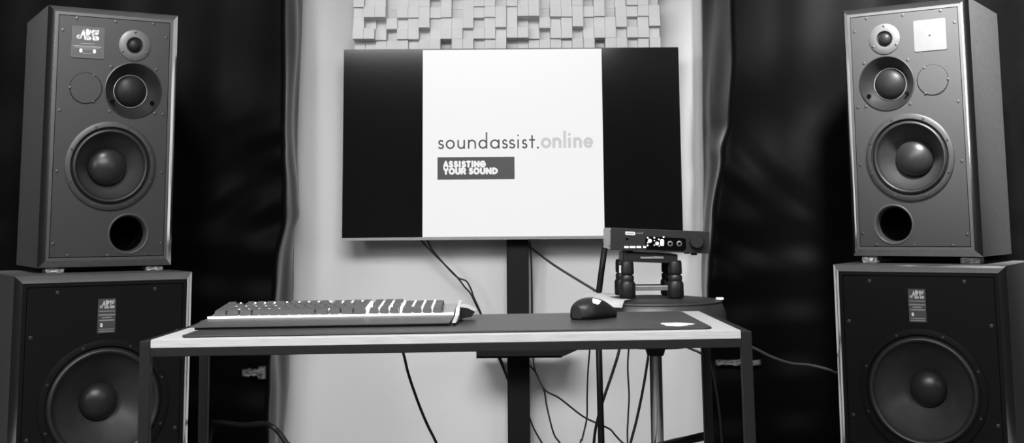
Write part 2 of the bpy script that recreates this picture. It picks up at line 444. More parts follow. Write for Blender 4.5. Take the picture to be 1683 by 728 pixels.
# the maker's mark: three rounded ball-ended letters
LOGO = [([(.10, .28), (.12, .28)], .20), ([(.10, .24), (.22, .45), (.30, .86)], .09), ([(.30, .86), (.34, .40)], .08),
        ([(.46, .92), (.47, .45), (.48, .25)], .13), ([(.40, .20), (.56, .20)], .16), ([(.58, .90), (.54, .55)], .07),
        ([(.74, .78), (.84, .74)], .22), ([(.72, .74), (.70, .50), (.74, .34)], .08), ([(.78, .22), (.88, .24)], .20), ([(.92, .92), (.90, .80)], .10)]
def woofer(t, cx, cz, R, Ri, Rs, Rc, m_flange='flange', name='woofer', bolts=8, y0=0.0, depth=.062):
    w = latheobj(name, m_flange, t, [[(R, y0), (R, y0 - .004)], [(R, y0 - .004), (R - .003, y0 - .006), (Ri + .004, y0 - .006)], [(Ri + .004, y0 - .006), (Ri, y0 + .004)]], (cx, 0, cz), n=72)
    # half-roll surround
    roll = [(Ri + (Rs - Ri) * k / 10, y0 + .004 - .010 * math.sin(PI * k / 10)) for k in range(11)]
    latheobj('surround', 'rubber', w, [[(Ri + .001, y0 + .02), (Ri, y0 + .004)], roll], (cx, 0, cz), n=72)
    prof = []
    for k in range(13):
        q = k / 12; r = Rs + (Rc * .86 - Rs) * q; prof.append((r, y0 + .004 + depth * (q ** .85)))
    latheobj('cone', 'cone', w, [prof], (cx, 0, cz), n=72)
    yb = y0 + .004 + depth * (((Rs - Rc) / (Rs - Rc * .86)) ** .85) - .002
    capp = [(Rc * math.cos(a), yb - Rc * .62 * math.sin(a)) for a in [PI / 2 * k / 10 for k in range(10)]] + [(0, yb - Rc * .62)]
    latheobj('dust_cap', 'cap', w, [capp], (cx, 0, cz), n=48)
    for k in range(bolts):
        a = 2 * PI * (k + .5) / bolts; rr = (R + Ri) / 2 + .001
        latheobj('bolt', 'screw_black', w, [[(.0038, y0 - .0055), (.0038, y0 - .008)], [(.0038, y0 - .008), (0, y0 - .0085)]], (cx + rr * math.cos(a), 0, cz + rr * math.sin(a)), n=10)
    return w

def monitor(loc, yaw, s, label, bright):
    W, H, D, ch, g = .395, .790, .392, .0196, .0285
    t = thing('studio_monitor', label, 'speaker', loc, (0, 0, yaw), group='three-way monitors on top of the stacks')
    obj('cabinet', cabinet(W, H, D, ch, g), 'cabinet', t)
    obj('edge_trim', trim_ring(W, H, ch), 'trim', t, recalc=True)
    obj('front_frame', frame_ring(W, H, ch, g), 'frame', t)
    gb = B(); box(gb, -W / 2 + ch, W / 2 - ch, .0062, ch - .001, ch, H - ch); 
    # baffle with real openings
    bx = W / 2 - g - .0022; e = g + .0022
    m_c, t_c, b_c, p_c = (s * .060, .540), (s * .060, .681), (-s * .082, .539), (s * .060, .098)
    gb.free()
    bm = B(); plate_holes(bm, rrect(-bx, bx, e, H - e, .002, 2), [circ(0, .304, .130), circ(*m_c, .0845), circ(*t_c, .026), circ(*p_c, .0595)], 0, .012)
    obj('baffle', bm, 'baffle', t)
    bm = B(); xx = W / 2 - ch
    plate_holes(bm, rect(-xx, xx, ch, H - ch), [circ(0, .304, .130), circ(*m_c, .0845), circ(*t_c, .026), circ(*p_c, .0595)], .0085, .001)
    obj('baffle_gap', bm, 'groove', t)
    woofer(t, 0, .304, .136, .116, .098, .059, bolts=8)
    # midrange horn
    mx, mz = m_c
    md = latheobj('midrange_horn', 'horn', t, [[(.0875, 0), (.0875, -.0025)], [(.0875, -.0025), (.0845, -.003)], [(.0845, -.003), (.079, .004), (.070, .016), (.060, .028), (.052, .036)]], (mx, 0, mz), n=64)
    latheobj('silver_ring', 'silver_ring', md, [[(.0522, .036), (.0516, .0345), (.0500, .0345), (.0492, .038)]], (mx, 0, mz), n=64)
    dm = [(.0492 * math.cos(a), .038 - .026 * math.sin(a)) for a in [PI / 2 * k / 10 for k in range(10)]] + [(0, .012)]
    latheobj('dome', 'dome', md, [[(.0494, .044), (.0492, .038)], dm], (mx, 0, mz), n=48)
    for k in range(4):
        a = PI / 4 + k * PI / 2; screw_head(mx + .098 * math.cos(a), mz + .098 * math.sin(a), t, .0048)
    # two plugs low in the horn
    for k in (-1, 1):
        latheobj('horn_plug', 'void', md, [[(.006, .010), (.006, .002)], [(.006, .002), (0, .001)]], (mx + k * .060, 0, mz - .036), n=14)
    # tweeter
    tx, tz = t_c
    tw = latheobj('tweeter', 'lit_copy_plate' if bright else 'dark_plate', t, [[(.049, 0), (.049, -.002)], [(.049, -.002), (.048, -.003), (.026, -.003)], [(.026, -.003), (.0245, .004)]], (tx, 0, tz), n=56)
    latheobj('dome', 'dome', tw, [[(.0248, .0045), (.021, .003), (.020, .004)], [(.020, .004)] + [(.020 * math.cos(a), .004 - .012 * math.sin(a)) for a in [PI / 2 * k / 8 for k in range(1, 8)]] + [(0, -.008)]], (tx, 0, tz), n=40)
    for k in range(3):
        a = PI / 2 + k * 2 * PI / 3; sc = screw_head(tx + .042 * math.cos(a), tz + .042 * math.sin(a), tw, .0035, -.003)
    # blanking plate
    bx_, bz_ = b_c
    bp = latheobj('blanking_plate', 'baffle', t, [[(.0465, 0), (.0465, -.0012), (.045, -.0022)], [(.045, -.0022), (0, -.0022)]], (bx_, 0, bz_), n=56)
    latheobj('dark_rim', 'groove', bp, [[(.0485, -.0003), (.0462, -.0004)]], (bx_, 0, bz_), n=56)
    for k in range(3):
        a = (PI if s > 0 else 0) + k * 2 * PI / 3; screw_head(bx_ + .0462 * math.cos(a), bz_ + .0462 * math.sin(a), bp, .0035, -.002)
    # reflex port
    px, pz = p_c
    latheobj('reflex_port', 'frame', t, [[(.0625, -.0005), (.0605, -.003), (.057, -.001), (.054, .006)], [(.054, .006), (.052, .02), (.051, .12)]], (px, 0, pz), n=56)
    latheobj('port_throat', 'void', t, [[(.0512, .03), (.051, .15)], [(.051, .15), (0, .15)]], (px, 0, pz), n=40)
    # badge
    ax, az = -s * .0815, .6805
    bm = B(); prism(bm, rrect(ax - .049, ax + .049, az - .049, az + .049, .004), -.0022, 0); bd = obj('badge', bm, 'badge_glare' if bright else 'badge', t)
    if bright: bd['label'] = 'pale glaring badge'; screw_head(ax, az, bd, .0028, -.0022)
    else:
        bm = B(); capsule_logo(bm, LOGO, ax - .034, az + .006, .068, .034, -.0026); obj('badge_mark', bm, 'logo_print', bd)
        for (x0, x1, zz, w) in ((-.02, .02, -.004, .0015), (-.042, .040, -.0125, .0022), (-.038, .036, -.0165, .0012), (-.015, .015, -.021, .0012), (-.015, .012, -.034, .0012)):
            bm = B(); stroke(bm, [(ax + x0, az + zz), (ax + x1, az + zz)], w, -.0026); obj('print_line', bm, 'grey_print', bd)
        for dx in (-.020, .020): bm = B(); stroke(bm, [(ax + dx, az - .0245), (ax + dx, az - .0285)], .0085, -.0026); obj('lit_dot', bm, 'print', bd)
    for x, z in ((-.116, .753), (0, .752), (.1165, .754), (-.1555, .714), (.157, .713), (-.1555, .469), (.155, .469), (-.156, .286), (.156, .287), (-.1585, .070), (.1595, .067), (-.116, .035), (0, .033), (.1155, .034)):
        screw_head(x, z, t)
    return t

UL = monitor((-1.2308, 3.6884, .8199), .541, 1, 'studio monitor with dark engraved badge, on top of the left speaker stack', False)
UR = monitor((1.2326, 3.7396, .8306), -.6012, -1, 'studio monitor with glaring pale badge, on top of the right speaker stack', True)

def subwoofer(loc, yaw, H, label):
    W, D, ch, g = .500, .56, .020, .031
    t = thing('subwoofer', label, 'speaker', loc, (0, 0, yaw), group='large bass cabinets at the bottom of the stacks')
    obj('cabinet', cabinet(W, H, D, ch, g), 'cabinet', t)
    obj('edge_trim', trim_ring(W, H, ch), 'trim', t)
    obj('front_frame', frame_ring(W, H, ch, g), 'sub_baffle', t)
    bx = W / 2 - g - .002; e = g + .002; cz = H - .3655
    bm = B(); plate_holes(bm, rrect(-bx, bx, e, H - e, .002, 2), [circ(0.003, cz, .160)], 0, .012); obj('baffle', bm, 'sub_baffle', t)
    bm = B(); plate_holes(bm, rect(-W / 2 + ch, W / 2 - ch, ch, H - ch), [circ(.003, cz, .160)], .0085, .001); obj('baffle_gap', bm, 'groove', t)
    woofer(t, .003, cz, .182, .160, .138, .054, 'sub_baffle', bolts=8, depth=.085)
    az = H - .1175
    bm = B(); prism(bm, rrect(-.025, .025, az - .0485, az + .0485, .002), -.0018, 0); bd = obj('badge', bm, 'badge', t)
    bm = B(); capsule_logo(bm, LOGO, -.021, az + .0185, .043, .026, -.0022); obj('badge_mark', bm, 'logo_print', bd)
    for x0, x1, zz, w in ((-.022, .022, .013, .0025), (-.022, .022, .0025, .004), (-.012, .012, -.005, .004), (-.019, .020, -.0125, .004), (-.020, .020, -.0375, .002), (-.019, .019, -.0435, .003)):
        bm = B(); stroke(bm, [(x0, az + zz), (x1, az + zz)], w, -.0022); obj('print_line', bm, 'grey_print', bd)
    bm = B(); stroke(bm, [(-.014, az - .024), (-.014, az - .028)], .007, -.0022); obj('lit_dot', bm, 'print', bd)
    for x, z in ((-.137, H - .048), (.136, H - .046), (-.204, H - .169), (.204, H - .170), (-.203, H - .446), (.206, H - .448)): screw_head(x, z, t, .0055, 0.0, 'screw_black')
    return t
LL = subwoofer((-1.1705, 3.518, 0), .5468, .8033, 'large black bass cabinet at the bottom of the left speaker stack')
LR = subwoofer((1.1950, 3.624, 0), -.5268, .8075, 'large black bass cabinet at the bottom of the right speaker stack')

def pad(u, spk, zt, h, w, m, label, seed):
    yaw = spk.rotation_euler.z; L = spk.location
    x = L.x + u * math.cos(yaw) - .055 * math.sin(yaw); y = L.y + u * math.sin(yaw) + .055 * math.cos(yaw)
    random.seed(seed); bm = B(); box(bm, -w / 2, w / 2, -.025, .025, 0, h, bev=.003)
    bmesh.ops.subdivide_edges(bm, edges=bm.edges[:], cuts=3, use_grid_fill=True)
    for v in bm.verts:
        if .001 < v.co.z < h - .001: v.co += Vector((random.uniform(-.002, .002), random.uniform(-.003, .003), 0))
    o = obj('isolation_pad', bm, m); o.location = (x, y, zt); o.rotation_euler.z = yaw
    tag(o, label, 'speaker pad', 'pads between the stacked speakers')
pad(-.145, UL, .8033, .0166, .052, 'pad', 'small glinting pad under the left corner of the left upper monitor', 1)
pad(.150, UL, .8033, .0166, .052, 'pad', 'small glinting pad under the right corner of the left upper monitor', 2)
pad(-.150, UR, .8075, .0231, .046, 'pad', 'small glinting pad under the left corner of the right upper monitor', 3)
pad(.156, UR, .8075, .0231, .056, 'pad_grey', 'flat grey pad under the right corner of the right upper monitor', 4)

# ------------------------------------------------------------------ table (stands very slightly out of level)
TILT = -.0085; TO = Vector((-.1156, 2.077, .751))
TM = Matrix.Translation(TO) @ Matrix.Rotation(TILT, 4, 'Y')
def on_table(o, x, y, z, rz=0.0):
    o.matrix_world = TM @ Matrix.Translation((x, y, z)) @ Matrix.Rotation(rz, 4, 'Z')
    o.location = (TM @ Vector((x, y, z))); o.rotation_mode = 'XYZ'; o.rotation_euler = (TM.to_3x3() @ Matrix.Rotation(rz, 3, 'Z')).to_euler('XYZ')
tb = thing('work_table', 'narrow work table with pale wood top on a square black metal frame', 'table', TO, (0, TILT, 0))
boxobj('tabletop', 'wood', tb, -.4995, .4995, 0, .462, -.0138, 0, bev=.0008)
bm = B(); w = .018
box(bm, -.5, .5, .001, .019, -.0285, -.0141, bev=.0012); box(bm, -.5, .5, .443, .461, -.0285, -.0141, bev=.0012)
for s in (-1, 1):
    x0, x1 = (.5, .518) if s > 0 else (-.518, -.5)
    box(bm, x0, x1, .018, .444, -.022, -.002, bev=.0012)
obj('top_frame', bm, 'metal_black', tb)
for s in (-1, 1):
    x0, x1 = (.5, .518) if s > 0 else (-.518, -.5)
    for y0 in (0, .444):
        sh = -.013 if (s < 0 and y0 > 0) else 0
        boxobj('leg', 'metal_black', tb, x0 + sh, x1 + sh, y0, y0 + .018, -.751 + (.0045 if s > 0 else -.0043) * -1 + .0, -.002, bev=.0012)
    boxobj('foot_rail', 'metal_black', tb, x0, x1, .018, .444, -.73, -.712, bev=.0012)

# desk mat
dm = thing('desk_mat', 'wide black desk mat with a white mark, lying on the pale table', 'desk mat'); on_table(dm, 0, .222, .0002)
bm = B(); prism(bm, rrect(-.4545, .4545, -.194, .194, .014, 6), 0, .0036, axis='z'); obj('cloth_surface', bm, 'deskmat', dm)
bm = B(); pl = rrect(-.4552, .4552, -.1947, .1947, .0147, 6); tube(bm, [(x, y, .0018) for x, y in pl + pl[:1]], .0018, 8); obj('stitched_edge', bm, 'mat_edge', dm)
def blob(cx, cy, rx, ry, seed, n=28, lobes=((3, .12, .4), (5, .10, 1.2), (8, .05, 2.2))):
    out = []
    for i in range(n):
        a = 2 * PI * i / n; k = 1 + sum(am * math.sin(f * a + ph + seed) for f, am, ph in lobes)
        out.append((cx + rx * k * math.cos(a), cy + ry * k * math.sin(a)))
    return out
bm = B(); prism(bm, blob(.404, -.128, .027, .036, .3), .0036, .0040, axis='z'); obj('printed_mark', bm, 'print', dm)

# ------------------------------------------------------------------ keyboard
kb = thing('keyboard', 'full-size dark mechanical keyboard with white backlight, on the desk mat', 'keyboard'); on_table(kb, 0, 0, .0040)
KS = (.031 - .0195) / .135
def pz(y): return .0152 + (y - .215) * KS                         # plate surface, from the mat
def loft(bm, secs):
    rings = [[bm.verts.new(p) for p in s] for s in secs]
    for a, b in zip(rings, rings[1:]):
        n = len(a)
        for i in range(n): bm.faces.new((a[i], a[(i + 1) % n], b[(i + 1) % n], b[i]))
    bm.faces.new(rings[0]); bm.faces.new(rings[-1][::-1])
bm = B(); loft(bm, [[(xl, .1365, .0042), (xl + .001, .1365, .0062), (xl2, .2105, .0142), (xl2, .2105, .0042)] for xl, xl2 in ((-.470, -.459), (-.002, .0045))])
obj('wrist_rest', bm, 'kb_dark', kb)
bm = B(); loft(bm, [[(x, .140, .0), (x, .140, .0042), (x, .350, .0042), (x, .350, .0)] for x in (-.462, .001)]); obj('rubber_base', bm, 'kb_rubber', kb)
bm = B(); loft(bm, [[(x, .2145, .0042), (x, .2145, pz(.2145) - .0008), (x, .350, pz(.350) - .0008), (x, .350, .0042)] for x in (-.4575, .0035)]); obj('case', bm, 'kb_dark', kb)
bm = B(); loft(bm, [[(x, .2155, pz(.2155) - .0008), (x, .2155, pz(.2155)), (x, .349, pz(.349)), (x, .349, pz(.349) - .0008)] for x in (-.4570, .003)]); obj('plate', bm, 'plate', kb)
bm = B(); box(bm, -.4575, .0035, .2125, .2160, .0142, .0182, bev=.0006); o = obj('lit_front_edge', bm, 'backlit_lip', kb); o['label'] = 'bright glowing strip along the front of the plate'  # keyboard backlight on the plate's front lip, put in as emission
bm = B(); loft(bm, [[(x, .138, .0052), (x + .003, .205, .0145), (x + .004, .215, .026), (x + .004, .335, .034), (x + .004, .345, .0)] for x in (.0035, .0105)]); o = obj('end_plate', bm, 'silver', kb); o['label'] = 'silver end plate'
bm = B(); prism(bm, [(.0140, .0265), (.030, .0245), (.0430, .0178), (.0355, .0082), (.0140, .0050)], .236, .300); obj('end_wing', bm, 'kb_rubber', kb)
bm = B(); prism(bm, [(.0095, .0295), (.0290, .0270), (.0435, .0190), (.0430, .0176), (.0285, .0248), (.0095, .0272)], .235, .301); o = obj('wing_cover', bm, 'silver', kb); o['label'] = 'pale wing cover'
U = .01905; X0 = -.4475; Y0 = .2185
def key(x, y, wu, hu=1):
    x0, x1 = x + .0006, x + wu * U - .0006; y0, y1 = y + .0006, y + hu * U - .0006
    bm = B(); zb = pz((y0 + y1) / 2) + .0035; zt = zb + .0088; a = .0020
    def zz(yy, z): return z + (yy - (y0 + y1) / 2) * KS
    dish = .0008
    secs = [[(x0, y0, zz(y0, zb)), (x1, y0, zz(y0, zb)), (x1, y1, zz(y1, zb)), (x0, y1, zz(y1, zb))],
            [(x0 + a * .8, y0 + a * .5, zz(y0, zt - .001)), (x1 - a * .8, y0 + a * .5, zz(y0, zt - .001)), (x1 - a * .8, y1 - a * .9, zz(y1, zt - .0002)), (x0 + a * .8, y1 - a * .9, zz(y1, zt - .0002))],
            [(x0 + a * 1.3, y0 + a * 1.1, zz(y0, zt)), (x1 - a * 1.3, y0 + a * 1.1, zz(y0, zt)), (x1 - a * 1.3, y1 - a * 1.4, zz(y1, zt)), (x0 + a * 1.3, y1 - a * 1.4, zz(y1, zt))]]
    rings = [[bm.verts.new(p) for p in s] for s in secs]
    for p, q in zip(rings, rings[1:]):
        for i in range(4): bm.faces.new((p[i], p[(i + 1) % 4], q[(i + 1) % 4], q[i]))
    bm.faces.new(rings[0]); 
    c = bm.verts.new(((x0 + x1) / 2, (y0 + y1) / 2, zt - dish))
    for i in range(4): bm.faces.new((rings[2][i], rings[2][(i + 1) % 4], c))
    return bm
rows = [([1.25, 1.25, 1.25, 6.25, 1.25, 1.25, 1.25, 1.25], 0), ([2.25] + [1] * 10 + [2.75], 1), ([1.75] + [1] * 11 + [2.25], 2), ([1.5] + [1] * 12 + [1.5], 3), ([1] * 13 + [2], 4)]
keys = []
for ws, r in rows:
    x = 0
    for w_ in ws: keys.append((x, r * U, w_, 1)); x += w_
NX = 15.25; PX = 18.5
for k in range(3): keys.append((NX + k, 0, 1, 1)); keys.append((NX + k, 3 * U, 1, 1)); keys.append((NX + k, 4 * U, 1, 1)); keys.append((NX + k, 5 * U + .004, 1, 1))
keys.append((NX + 1, U, 1, 1))
keys += [(PX, 0, 2, 1), (PX + 2, 0, 1, 1), (PX + 3, 0, 1, 2), (PX + 3, 2 * U, 1, 2)]
for r in (1, 2, 3): keys += [(PX + k, r * U, 1, 1) for k in range(3)]
keys += [(PX + k, 4 * U, 1, 1) for k in range(4)]
for x in (0,) + tuple(2 + k for k in range(4)) + tuple(6.5 + k for k in range(4)) + tuple(11 + k for k in range(4)): keys.append((x, 5 * U + .004, 1, 1))
keys.sort(key=lambda k: k[1])
rest = B()
for i, (x, y, w_, h_) in enumerate(keys):
    bm = key(X0 + x * U, Y0 + y, w_, h_)
    if i < 100: obj('key', bm, 'keycap', kb)
    else:
        me = bpy.data.meshes.new('tmp'); bm.to_mesh(me); bm.free(); rest.from_mesh(me); bpy.data.meshes.remove(me)
if len(keys) > 100: obj('key_row', rest, 'keycap', kb)['kind'] = 'stuff'
else: rest.free()
led = B()
def dot(x, y, h=.0125, r=.0023):
    c = (X0 + x * U, Y0 + y, pz(Y0 + y)); lathe(led, [[(r, 0), (r, h * .7), (r * .7, h), (0, h)]], c, 'z', 8)
for ws, r in rows[1:]:
    x = 0
    for w_ in ws[:-1]:
        x += w_; dot(x, r * U + .004 if r % 2 else r * U, .0118 if x < 6.5 else .0105)
for r in range(1, 6):
    for x in (15.0, 15.3 - .35, 16.25, 17.25, 18.38, 19.5, 20.5, 21.5): dot(x, r * U, .0125, .0020)
for x in (1.5, 3, 4, 5, 6.25, 7.5, 8.5, 9.5, 10.75, 12, 13, 14): dot(x, 5 * U + .006, .0128)
o = obj('backlight_lamps', led, 'led', kb, recalc=False); o['kind'] = 'stuff'; o['label'] = 'white light spots between the keys'

# ------------------------------------------------------------------ mouse
ms = thing('computer_mouse', 'black computer mouse with white mark on its back, on the desk mat', 'mouse'); on_table(ms, .2685, .262, .0040, math.radians(50))
ML, MW, MH = .112, .062, .041
def msurf(u, v, k=1.0):
    """u 0 rear .. 1 front, v -1..1 across"""
    x = (u - .5) * ML
    hw = MW / 2 * (1 - abs(2 * u - 1) ** 3.2) ** .42 * (1 - .10 * math.sin(PI * u))
    h = MH * (math.sin(PI * (u * .80 + .16)) ** .75) * (1.06 - .22 * u) if u < 1 else .010
    h = max(h, .012)
    a = v * PI / 2
    y = hw * math.copysign(abs(math.sin(a)) ** .8, v) * k
    z = .0035 + (h - .0035) * (max(0, math.cos(a)) ** .62) * k
    return Vector((x * (1 + (k - 1)), y, z))
bm = B(); g = [[bm.verts.new(msurf(.012 + .976 * i / 28, -1 + 2 * j / 24)) for j in range(25)] for i in range(29)]
for i in range(28):
    for j in range(24): bm.faces.new((g[i][j], g[i + 1][j], g[i + 1][j + 1], g[i][j + 1])).smooth = True
bm.faces.new([r[0] for r in g] + [r[-1] for r in g][::-1]); bm.faces.new(g[0]); bm.faces.new(g[-1])
obj('shell', bm, 'mouse', ms)
bm = B(); prism(bm, [(msurf(.03 + .94 * i / 20, -1).x * .97, msurf(.03 + .94 * i / 20, -1).y * .95) for i in range(21)] + [(msurf(.97 - .94 * i / 20, 1).x * .97, msurf(.97 - .94 * i / 20, 1).y * .95) for i in range(21)], .0003, .0034, axis='z'); obj('sole', bm, 'kb_rubber', ms)
bm = B()
cen = (.34, -.47)
pl = blob(0, 0, 1, 1, 1.1, 30, ((4, .12, .2), (7, .10, 1.4), (3, .08, .8)))
ring = [bm.verts.new(msurf(cen[0] + 0.10 * px, cen[1] + .17 * py) + Vector((-.0004, 0, .0006))) for px, py in pl]
mid = [bm.verts.new(msurf(cen[0] + 0.05 * px, cen[1] + .085 * py) + Vector((-.0004, 0, .0006))) for px, py in pl]
cc = bm.verts.new(msurf(*cen) + Vector((-.0004, 0, .0006)))
for i in range(30):
    j = (i + 1) % 30; bm.faces.new((ring[i], ring[j], mid[j], mid[i])); bm.faces.new((mid[i], mid[j], cc))
obj('white_mark', bm, 'led', ms)
bm = B(); lathe(bm, [[(.009, -.003), (.0095, -.0022), (.0095, .0022), (.009, .003)], [(.009, .003), (0, .003)], [(.009, -.003), (0, -.003)]], (.033, 0, .0205), 'y', 20); obj('scroll_wheel', bm, 'rubber', ms)

# ------------------------------------------------------------------ stool
SX, SY = .3445, 3.0
sl = thing('round_stool', 'round black padded stool on a steel column behind the table', 'stool', (SX, SY, 0))
R_ = .171
latheobj('seat_cushion', 'leather', sl, [[(.02, .655), (R_ - .03, .655), (R_ - .006, .668), (R_ + .003, .695), (R_ + .002, .720), (R_ - .006, .742), (R_ - .012, .748)], [(R_ - .012, .748), (R_ - .03, .7535), (R_ * .6, .757), (0, .758)]], axis='z', n=72)
bm = B(); tube(bm, [((R_ - .0095) * math.cos(2 * PI * i / 72), (R_ - .0095) * math.sin(2 * PI * i / 72), .7475) for i in range(73)], .0032, 8); obj('piping', bm, 'leather', sl)
latheobj('seat_plate', 'metal_black', sl, [[(.09, .652), (.09, .640)], [(.09, .652), (0, .652)], [(.09, .640), (.026, .638)], [(.026, .638), (.0215, .622), (.0195, .617)], [(.0195, .617), (0, .617)]], axis='z')
latheobj('gas_column', 'steel', sl, [[(.0155, .62), (.0155, .34)]], axis='z')
latheobj('outer_column', 'metal_black', sl, [[(.025, .345), (.025, .04)], [(.025, .345), (.0155, .347)]], axis='z')
latheobj('floor_base', 'metal_black', sl, [[(.19, 0), (.19, .008), (.16, .016), (.06, .03), (.03, .05), (.025, .07)]], axis='z', n=56)

# white cloth on the stool's left side
bm = B(); g = []
for i in range(19):
    a = math.radians(128 + 112 * i / 18); row = []
    for j in range(9):
        t = j / 8; r = .128 + (R_ + .016 - .128) * t
        z = .7592 + .013 * math.sin(PI * min(1, t * 1.25)) * (.6 + .4 * math.sin(i * 1.1)) * math.sin(PI * (i + .3) / 18.6) - (.016 * max(0, t - .80) / .20)
        row.append(bm.verts.new((SX + r * math.cos(a), SY + r * math.sin(a), z)))
    g.append(row)
for i in range(18):
    for j in range(8): bm.faces.new((g[i][j], g[i + 1][j], g[i + 1][j + 1], g[i][j + 1])).smooth = True
bmesh.ops.solidify(bm, geom=bm.faces[:], thickness=-.003)
tag(obj('folded_cloth', bm, 'cloth'), 'white folded cloth on the left side of the black stool', 'cloth')
bm = B(); box(bm, -.012, .006, -.006, .006, -.002, .004, bev=.0015); o = obj('seat_glint', bm, 'print'); o.location = (SX + .158, SY - .035, .7535)  # glint on the seat edge, modelled as a small white piece
tag(o, 'tiny white modelled glint on the right edge of the black stool seat', 'glint')

# ------------------------------------------------------------------ isolation stand and amplifier
ST = .7585
iso = thing('isolation_stand', 'black four-legged isolation stand on the stool under the amplifier', 'equipment stand', (.3315, 3.005, ST))
def column(x, y, name='column'):
    c = latheobj('column', 'iso', iso, [[(.0, .0), (.017, .0), (.0195, .003), (.0195, .034), (.0165, .040)], [(.0165, .040), (.0125, .041), (.0125, .056)], [(.0125, .056), (.0160, .057), (.0165, .062), (.0160, .084), (.0140, .089), (0, .089)]], (x, y, 0), 'z', 32)
    latheobj('rubber_collar', 'rubber', c, [[(.0150, .0405), (.0165, .0445), (.0165, .050), (.0145, .0545)]], (x, y, 0), 'z', 28)
for x in (-.058, .058):
    for y in (-.066, .070): column(x, y)
bm = B(); RX = Matrix.Translation((0, 0, .0955)) @ Matrix.Rotation(math.radians(2.65), 4, 'Y')
for a in ((-.064, .064, -.074, -.056, -.011, .0105), (-.064, .064, .060, .078, -.011, .0105), (-.066, -.048, -.058, .062, -.011, .0105), (.048, .066, -.058, .062, -.011, .0105)): box(bm, *a, bev=.002, mx=RX)
obj('upper_frame', bm, 'iso', iso)
bm = B()
box(bm, -.045, .045, -.070, -.064, .018, .030, bev=.002); o = obj('lower_front_rail', bm, 'iso_rail', iso); o['label'] = 'grey metal cross rail'
bm = B(); box(bm, -.058, .058, .066, .076, .014, .026, bev=.002)
for x in (-.058, .058): box(bm, x - .005, x + .005, -.066, .070, .010, .022, bev=.002)
obj('lower_frame', bm, 'iso', iso)
bm = B(); box(bm, -.026, .030, -.0775, -.0735, .093, .0985, bev=.001); o = obj('name_clip', bm, 'iso_rail', iso)
bm = B(); box(bm, -.070, -.062, -.088, -.084, .060, .078, bev=.001); o = obj('white_sticker', bm, 'print', iso); o.location.y = .016; o.location.x = -.007

AT = math.radians(2.65)
am = thing('headphone_amplifier', 'small dark box amplifier with lit dots and big knob, on the isolation stand', 'amplifier', (.2325, 2.92, .8752), (0, AT, math.radians(-.5)))
AW, AH, AD = .2375, .0512, .255
bm = B(); box(bm, .004, AW - .002, .004, AD, 0, AH, bev=.0015); obj('case', bm, 'amp_face', am)
bm = B(); box(bm, 0, AW, 0, .0045, -.001, AH + .0005, bev=.001); obj('front_panel', bm, 'amp_face', am)
bm = B(); box(bm, .0, .0042, .005, AD + .005, .000, AH, bev=.001); o = obj('side_panel', bm, 'amp_side', am); o['label'] = 'pale side panel'
for y, z in ((.02, .008), (.02, .043), (.24, .008), (.24, .043)): latheobj('side_screw', 'screw', o, [[(.0025, 0), (.0025, -.001), (0, -.0015)]], (0, y, z), 'x', 10)
q = .001463
def ax_(px): return (px - 1003) * q
def az_(px, py): return (410 + (px - 1003) * .046 - py) * q
bm = B(); prism(bm, rrect(ax_(1027), ax_(1043.2), az_(1035, 386.8), az_(1035, 381.3), .002), -.0006, .0005); bdg = obj('badge', bm, 'print', am)
bm = B(); stroke(bm, [(ax_(1029), az_(1029, 384)), (ax_(1041), az_(1041, 384))], .0016, -.0009); obj('badge_print', bm, 'grey_print', bdg)
bm = B(); zz = lambda p, y: (ax_(p), az_(p, y))
stroke(bm, [zz(1045, 384.5), zz(1048, 383), zz(1050, 385), zz(1052, 383), zz(1054, 385), zz(1056, 382)], .0018, -.0005); obj('script_print', bm, 'grey_print', am)
for a, b_ in ((1026, 1033), (1035, 1044), (1046, 1053.5), (1057, 1062)):
    bm = B(); box(bm, ax_(a), ax_(b_), -.0008, .001, az_((a + b_) / 2, 408), az_((a + b_) / 2, 404.8), bev=.0004); obj('lit_key', bm, 'amp_led', am)
latheobj('sensor', 'void', am, [[(.003, .0005), (.003, -.001)], [(.003, -.001), (0, -.001)]], (ax_(1030), 0, az_(1030, 393)), n=14)
bm = B(); prism(bm, rrect(ax_(1060), ax_(1127), az_(1093, 412), az_(1093, 391), .008), -.0008, .0005); rc = obj('recess_panel', bm, 'void', am)
def lamp_dot(px, py, r):
    latheobj('lit_lamp', 'amp_led', am, [[(r * q, .0), (r * q, -.0015)], [(r * q, -.0015), (0, -.002)]], (ax_(px), 0, az_(px, py)), n=12)
for px, py, r in ((1067.5, 396.5, 3.2), (1079.5, 400.8, 2.9), (1064, 391.5, 1.3), (1064, 404, 1.4), (1074.7, 391.5, 1.3), (1075, 403.5, 1.0), (1090, 390.5, 1.4), (1082, 394, 1.2), (1075, 396, .9), (1064, 399.5, 1.0), (1083, 405, .8)): lamp_dot(px, py, r)
bm = B(); prism(bm, rrect(ax_(1084.5), ax_(1090.5), az_(1087, 404.5), az_(1087, 394.5), .002), -.0018, .0005); obj('level_meter', bm, 'amp_led', am)
for px, py in ((1100.8, 401.3), (1115.8, 401.3)):
    j = latheobj('jack_socket', 'silver_ring', am, [[(.0065, .0), (.0065, -.003)], [(.0065, -.003), (.0038, -.0035)], [(.0038, -.0035), (.0036, -.001)]], (ax_(px), 0, az_(px, py)), n=24)
    latheobj('jack_hole', 'void', j, [[(.0038, -.002), (0, -.002)]], (ax_(px), 0, az_(px, py)), n=20)
latheobj('volume_knob', 'amp_face', am, [[(.0185, .0), (.0185, -.004)], [(.0185, -.004), (.0165, -.006), (.0155, -.018), (.0145, -.0195)], [(.0145, -.0195), (0, -.0195)]], (ax_(1143.5), 0, az_(1143.5, 398)), n=40)
